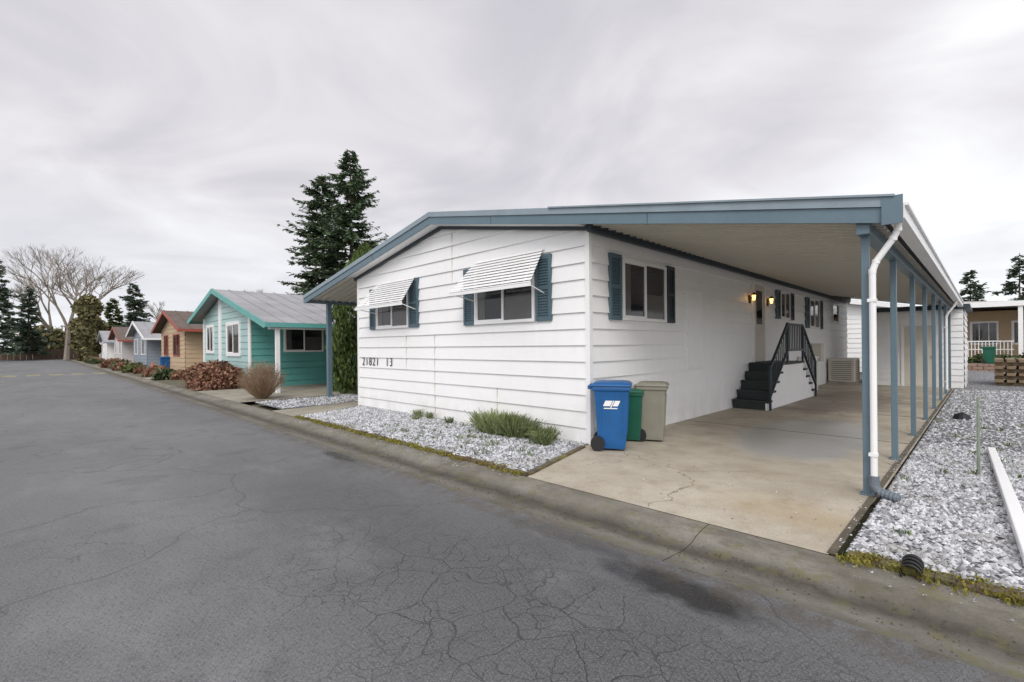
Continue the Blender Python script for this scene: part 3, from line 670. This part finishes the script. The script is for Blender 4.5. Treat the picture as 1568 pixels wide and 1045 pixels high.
for i in range(560):
    d=rdir(1)[0]; d[2]=abs(d[2]); tip=Vector((d[0]*.62,d[1]*.62,.45+d[2]*.65))*random.uniform(.75,1.05)
    mid=Vector((tip.x*.65,tip.y*.65,tip.z*.45)); b0=Vector((tip.x*.18,tip.y*.18,0))
    a=b0
    for k in range(1,5):
        t=k/4; q=b0*(1-t)**2+mid*2*t*(1-t)+tip*t*t+Vector((random.gauss(0,.015),random.gauss(0,.015),0)); m.cyl(a,q,.007-.0012*k,.006-.0012*k,3,False); a=q
    for j in range(3):
        q=a+Vector((random.gauss(0,.07),random.gauss(0,.07),random.gauss(-.02,.06))); m.cyl(a.lerp(mid,.25*j),q,.003,.002,3,False)
m.obj('stems','twig',e,recalc=False)
for i in range(26):
    x=-27-i*2.3+random.uniform(-.6,.6); clump(random.choice(['low_shrub','low_shrub','dried_shrub']),(x,random.uniform(4.2,5.2),.05),random.uniform(.35,.85),420,random.choice(['hedge','hyd','cedar','hyd']),.08)
for x,y,r in ((-1.0,36,.5),(-.2,36.5,.55),(.6,35.5,.6),(1.6,36,.7),(2.4,35.6,.7)): clump('low_shrub',(x,y,.36),r,900,'hedge',.06)
bin_('yard_waste_bin',(.1,34.6,.36),0,.9,'bingreen')
# ------------------------------------------------------------ other homes along the street
def mhome(name,x0,x1,y0,y1,wall,trim,roof,eave=2.75,ridge=3.75,ovR=.4,ovL=.5,fw='whitetrim',front=None,winside=True,rx=None):
    e=empty(name); rx=rx if rx is not None else (x0+x1)/2
    A=F((0,y0,0),(1,0,0),(0,-1,0)); B=F((x1,0,0),(0,1,0),(1,0,0)); Cc=F((x0,0,0),(0,1,0),(-1,0,0))
    m=MB(); siding(m,A,x0,x1,.0,eave,ridge,ur=rx); m.obj('front_wall',front or wall,e)
    m=MB(); siding(m,B,y0,y1,.0,eave); siding(m,Cc,y0,y1,.0,eave); m.obj('side_walls',wall,e)
    m=MB(); m.box(x0+.03,x1-.03,y0+.03,y1-.03,0,eave-.05); m.obj('core',wall,e)
    sR=(ridge-eave)/(x1-rx); sL=(ridge-eave)/(rx-x0)
    za=ridge+.15; zl=za-sL*(rx-x0+ovL); zr=za-sR*(x1-rx+ovR)
    m=MB(); yy=y0-.45
    m.strip(x0-ovL,zl,rx,za,.06,yy,y1+.3); m.strip(rx,za,x1+ovR,zr,.06,yy,y1+.3)
    y=yy
    while y<y1: m.strip(rx,za+.03,x1+ovR,zr+.03,.03,y,y+.05); y+=.6
    m.obj('roof',roof,e)
    m=MB(); m.strip(x0-ovL,zl+.02,rx,za+.02,.2,yy-.04,yy-.001); m.strip(rx,za+.02,x1+ovR,zr+.02,.2,yy-.04,yy-.001); m.box(x1+ovR,x1+ovR+.09,yy-.04,y1+.3,zr-.14,zr+.01); m.box(x0-ovL-.09,x0-ovL,yy-.04,y1+.3,zl-.14,zl+.01)
    m.obj('fascia',trim,e)
    m=MB(); m.cyl((rx+.8,y0+4,ridge-.1),(rx+.8,y0+4,ridge+.35),.06); m.cyl((rx+.8,y0+4,ridge+.35),(rx+.8,y0+4,ridge+.42),.11,.03); m.obj('roof_vent','steel',e)
    return e,A,B,(zl,zr)
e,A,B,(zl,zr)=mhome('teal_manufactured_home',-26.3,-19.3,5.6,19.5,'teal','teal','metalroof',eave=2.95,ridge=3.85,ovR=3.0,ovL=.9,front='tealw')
window(e,A,-25.7,-24.4,1.3,2.6,mull=1,fw=.12); window(e,A,-22.4,-20.5,1.2,2.6,mull=1,fw=.14); window(e,B,6.75,8.3,1.35,2.5,frame='whitetrim',mull=1,fw=.06); 
m=MB(); m.fb(A,-26.3,-26.1,.0,.05,0,2.9); m.fb(A,-19.5,-19.27,.0,.05,0,2.9); m.fb(A,-23.6,-23.2,.0,.05,0,3.7); m.box(-16.5,-16.38,5.5,5.62,.04,zr); m.box(-16.5,-16.4,11,11.1,.04,zr); m.box(-16.55,-16.35,5.3,19,zr-.2,zr-.06); m.obj('white_trim_and_posts','whitetrim',e)
m=MB(); m.fb(B,5.7,9,.02,.06,.75,.95); m.fb(A,-26.2,-19.4,.02,.04,.0,.55); m.obj('teal_band','teal',e)
e,A,B,_=mhome('tan_manufactured_home',-38.6,-31.5,5.8,19,'orange','red','brownroof',eave=2.7,ridge=3.7,ovR=.9)
window(e,A,-37.5,-36.2,1.1,2.4,frame='red'); window(e,A,-34.6,-32.8,1.1,2.4,frame='red'); window(e,B,7,8.5,1.2,2.4)
e,A,B,_=mhome('grey_manufactured_home',-51.5,-44.5,5.8,19,'grey','whitetrim','metalroof',eave=2.7,ridge=3.6,ovR=2.0)
window(e,A,-50.5,-49,1.1,2.4); window(e,A,-47,-45.3,1.1,2.4); window(e,B,7,9,1.2,2.4)
e,A,B,_=mhome('pale_manufactured_home',-66,-59,5.8,19,'pink','red','brownroof',eave=2.7,ridge=3.7,ovR=1.5)
window(e,A,-65,-63.5,1.1,2.4); window(e,A,-61.5,-60,1.1,2.4)
e,A,B,_=mhome('white_neighbour_home',-80,-73,5.8,19,'white','grey','metalroof',eave=2.7,ridge=3.7,ovR=1.5)
window(e,A,-79,-77.5,1.1,2.4); window(e,B,7,9,1.2,2.4)
e,A,B,_=mhome('pale_manufactured_home',-94,-87,6.5,19,'pink','whitetrim','brownroof',eave=2.7,ridge=3.7,ovR=1.5)
e,A,B,_=mhome('white_rear_home',-14,-3.0,30,44,'white','whitetrim','metalroof',eave=3.2,ridge=4.2,ovR=.4)
window(e,A,-8,-6.5,1.4,2.5)
nb=empty('tan_rear_neighbour_home'); A=F((0,46,0),(1,0,0),(0,-1,0)); m=MB(); siding(m,A,-1.5,14,.3,3.6); m.obj('front_wall','orange',nb)
m=MB(); m.box(-1.45,14,46.05,58,.3,3.6); m.obj('core','orange',nb)
window(nb,A,-.8,.6,1.3,2.9,mull=2,fw=.1); window(nb,A,1.2,2.8,1.3,2.9,mull=2,fw=.1)
m=MB(); m.hexa([(-2.6,41,3.95),(3,41,3.70),(3,60,3.70),(-2.6,60,3.95),(-2.6,41,4.10),(3,41,3.85),(3,60,3.85),(-2.6,60,4.10)]); m.box(3,16,41,60,3.7,3.85); m.obj('carport_roof','pink',nb)
m=MB(); m.box(-2.6,3,40.9,40.99,3.62,3.92); 
for x in (1.35,5,9): m.box(x,x+.2,41,41.2,.3,3.7)
for k in range(14): m.box(-1.0+k*.16,-.96+k*.16,42,42.05,.4,1.5)
m.box(-1.1,1.2,41.98,42.07,1.5,1.57); m.box(-1.1,1.2,41.98,42.07,1.0,1.05); m.obj('posts_and_rail','whitetrim',nb)
cn=empty('traffic_cone',(-33.5,4.6,.05)); m=MB(); m.cyl((0,0,.03),(0,0,.7),.14,.03,14); m.box(-.2,.2,-.2,.2,0,.035); m.obj('cone','orangeplastic',cn)
m=MB(); m.cyl((0,0,.35),(0,0,.5),.095,.073,14); m.obj('band','whitetrim',cn)
# ------------------------------------------------------------ world
w=bpy.data.worlds.new('World'); S.world=w; w.use_nodes=True; t=w.node_tree; N=t.nodes; L=t.links
bg=N['Background']; bg.inputs['Strength'].default_value=.15
sun_el=math.radians(42); az=math.radians(140)
sky=N.new('ShaderNodeTexSky'); sky.sky_type='NISHITA'; sky.sun_disc=False; sky.sun_elevation=sun_el; sky.sun_rotation=az
tc=N.new('ShaderNodeTexCoord'); sp=N.new('ShaderNodeSeparateXYZ'); L.new(tc.outputs['Generated'],sp.inputs[0])
def mth(op,a,b=0.0):
    n=N.new('ShaderNodeMath'); n.operation=op
    for i,x in enumerate((a,b)):
        if isinstance(x,(int,float)): n.inputs[i].default_value=x
        else: L.new(x,n.inputs[i])
    return n.outputs[0]
zc=mth('ADD',mth('MAXIMUM',sp.outputs[2],0.0),.12)
cb=N.new('ShaderNodeCombineXYZ'); L.new(mth('DIVIDE',sp.outputs[0],zc),cb.inputs[0]); L.new(mth('DIVIDE',sp.outputs[1],zc),cb.inputs[1])
def wn(scale,det,rough,dist,off=0):
    n1=N.new('ShaderNodeTexNoise'); n1.inputs['Scale'].default_value=scale; n1.inputs['Detail'].default_value=det; n1.inputs['Roughness'].default_value=rough; n1.inputs['Distortion'].default_value=dist
    mp=N.new('ShaderNodeMapping'); mp.inputs['Location'].default_value=(off,off*.7,0); L.new(cb.outputs[0],mp.inputs[0]); L.new(mp.outputs[0],n1.inputs['Vector']); return n1.outputs['Fac']
f=mth('ADD',mth('MULTIPLY',wn(.42,4,.5,.5,3.1),.6),mth('MULTIPLY',wn(1.1,5,.52,.8,9.4),.4))
vd=N.new('ShaderNodeVectorMath'); vd.operation='DOT_PRODUCT'; L.new(tc.outputs['Generated'],vd.inputs[0]); gd=Vector((-.155,1.26,.42)).normalized(); vd.inputs[1].default_value=gd
g2=N.new('ShaderNodeMapRange'); g2.inputs[1].default_value=.84; g2.inputs[2].default_value=1.0; g2.inputs[3].default_value=0; g2.inputs[4].default_value=.12; L.new(vd.outputs['Value'],g2.inputs[0])
f=mth('ADD',f,g2.outputs[0])
r=N.new('ShaderNodeValToRGB'); L.new(f,r.inputs[0]); E=r.color_ramp.elements
E[0].position=.38; E[0].color=(4.05,3.95,4.3,1); E[1].position=.66; E[1].color=(7.2,7.2,7.25,1)
x=E.new(.46); x.color=(4.75,4.62,4.9,1); x=E.new(.53); x.color=(5.6,5.45,5.65,1); x=E.new(.59); x.color=(6.3,6.25,6.4,1)
hz=N.new('ShaderNodeMapRange'); hz.inputs[1].default_value=0; hz.inputs[2].default_value=.28; hz.inputs[3].default_value=.7; hz.inputs[4].default_value=0; L.new(sp.outputs[2],hz.inputs[0])
mx=N.new('ShaderNodeMix'); mx.data_type='RGBA'; L.new(hz.outputs[0],mx.inputs[0]); L.new(r.outputs[0],mx.inputs[6]); mx.inputs[7].default_value=(6.1,6.35,6.7,1)
m2=N.new('ShaderNodeMix'); m2.data_type='RGBA'; m2.inputs[0].default_value=.96; L.new(sky.outputs[0],m2.inputs[6]); L.new(mx.outputs[2],m2.inputs[7])
# the overcast is thinner and brighter around the sun's side of the sky
vs=N.new('ShaderNodeVectorMath'); vs.operation='DOT_PRODUCT'; L.new(tc.outputs['Generated'],vs.inputs[0])
dv=Vector((math.sin(az)*math.cos(sun_el),math.cos(az)*math.cos(sun_el),math.sin(sun_el))); vs.inputs[1].default_value=dv
g3=N.new('ShaderNodeMapRange'); g3.inputs[1].default_value=.1; g3.inputs[2].default_value=1.0; g3.inputs[3].default_value=1.0; g3.inputs[4].default_value=1.9; L.new(vs.outputs['Value'],g3.inputs[0])
sv=N.new('ShaderNodeVectorMath'); sv.operation='SCALE'; L.new(m2.outputs[2],sv.inputs[0]); L.new(g3.outputs[0],sv.inputs['Scale'])
L.new(sv.outputs[0],bg.inputs['Color'])
sd=bpy.data.lights.new('sun','SUN'); sd.energy=1.5; sd.angle=math.radians(25); sd.color=(1,.965,.92)
so=bpy.data.objects.new('sun',sd); COL.objects.link(so)
so.rotation_euler=dv.to_track_quat('Z','Y').to_euler(); so.location=(0,-10,20)
# ------------------------------------------------------------ camera
cd=bpy.data.cameras.new('camera'); cd.sensor_width=36; cd.lens=16.67; cd.clip_end=3000; cd.clip_start=.05; cd.shift_y=.0051
co=bpy.data.objects.new('camera',cd); COL.objects.link(co)
R=Matrix.Rotation(math.radians(45),4,'Z')@Matrix.Rotation(math.radians(90),4,'X')@Matrix.Rotation(math.radians(-.53),4,'Z')
co.matrix_world=Matrix.Translation((0,0,1.5))@R
S.camera=co
S.view_settings.view_transform='Standard'; S.view_settings.look='None'; S.view_settings.exposure=0
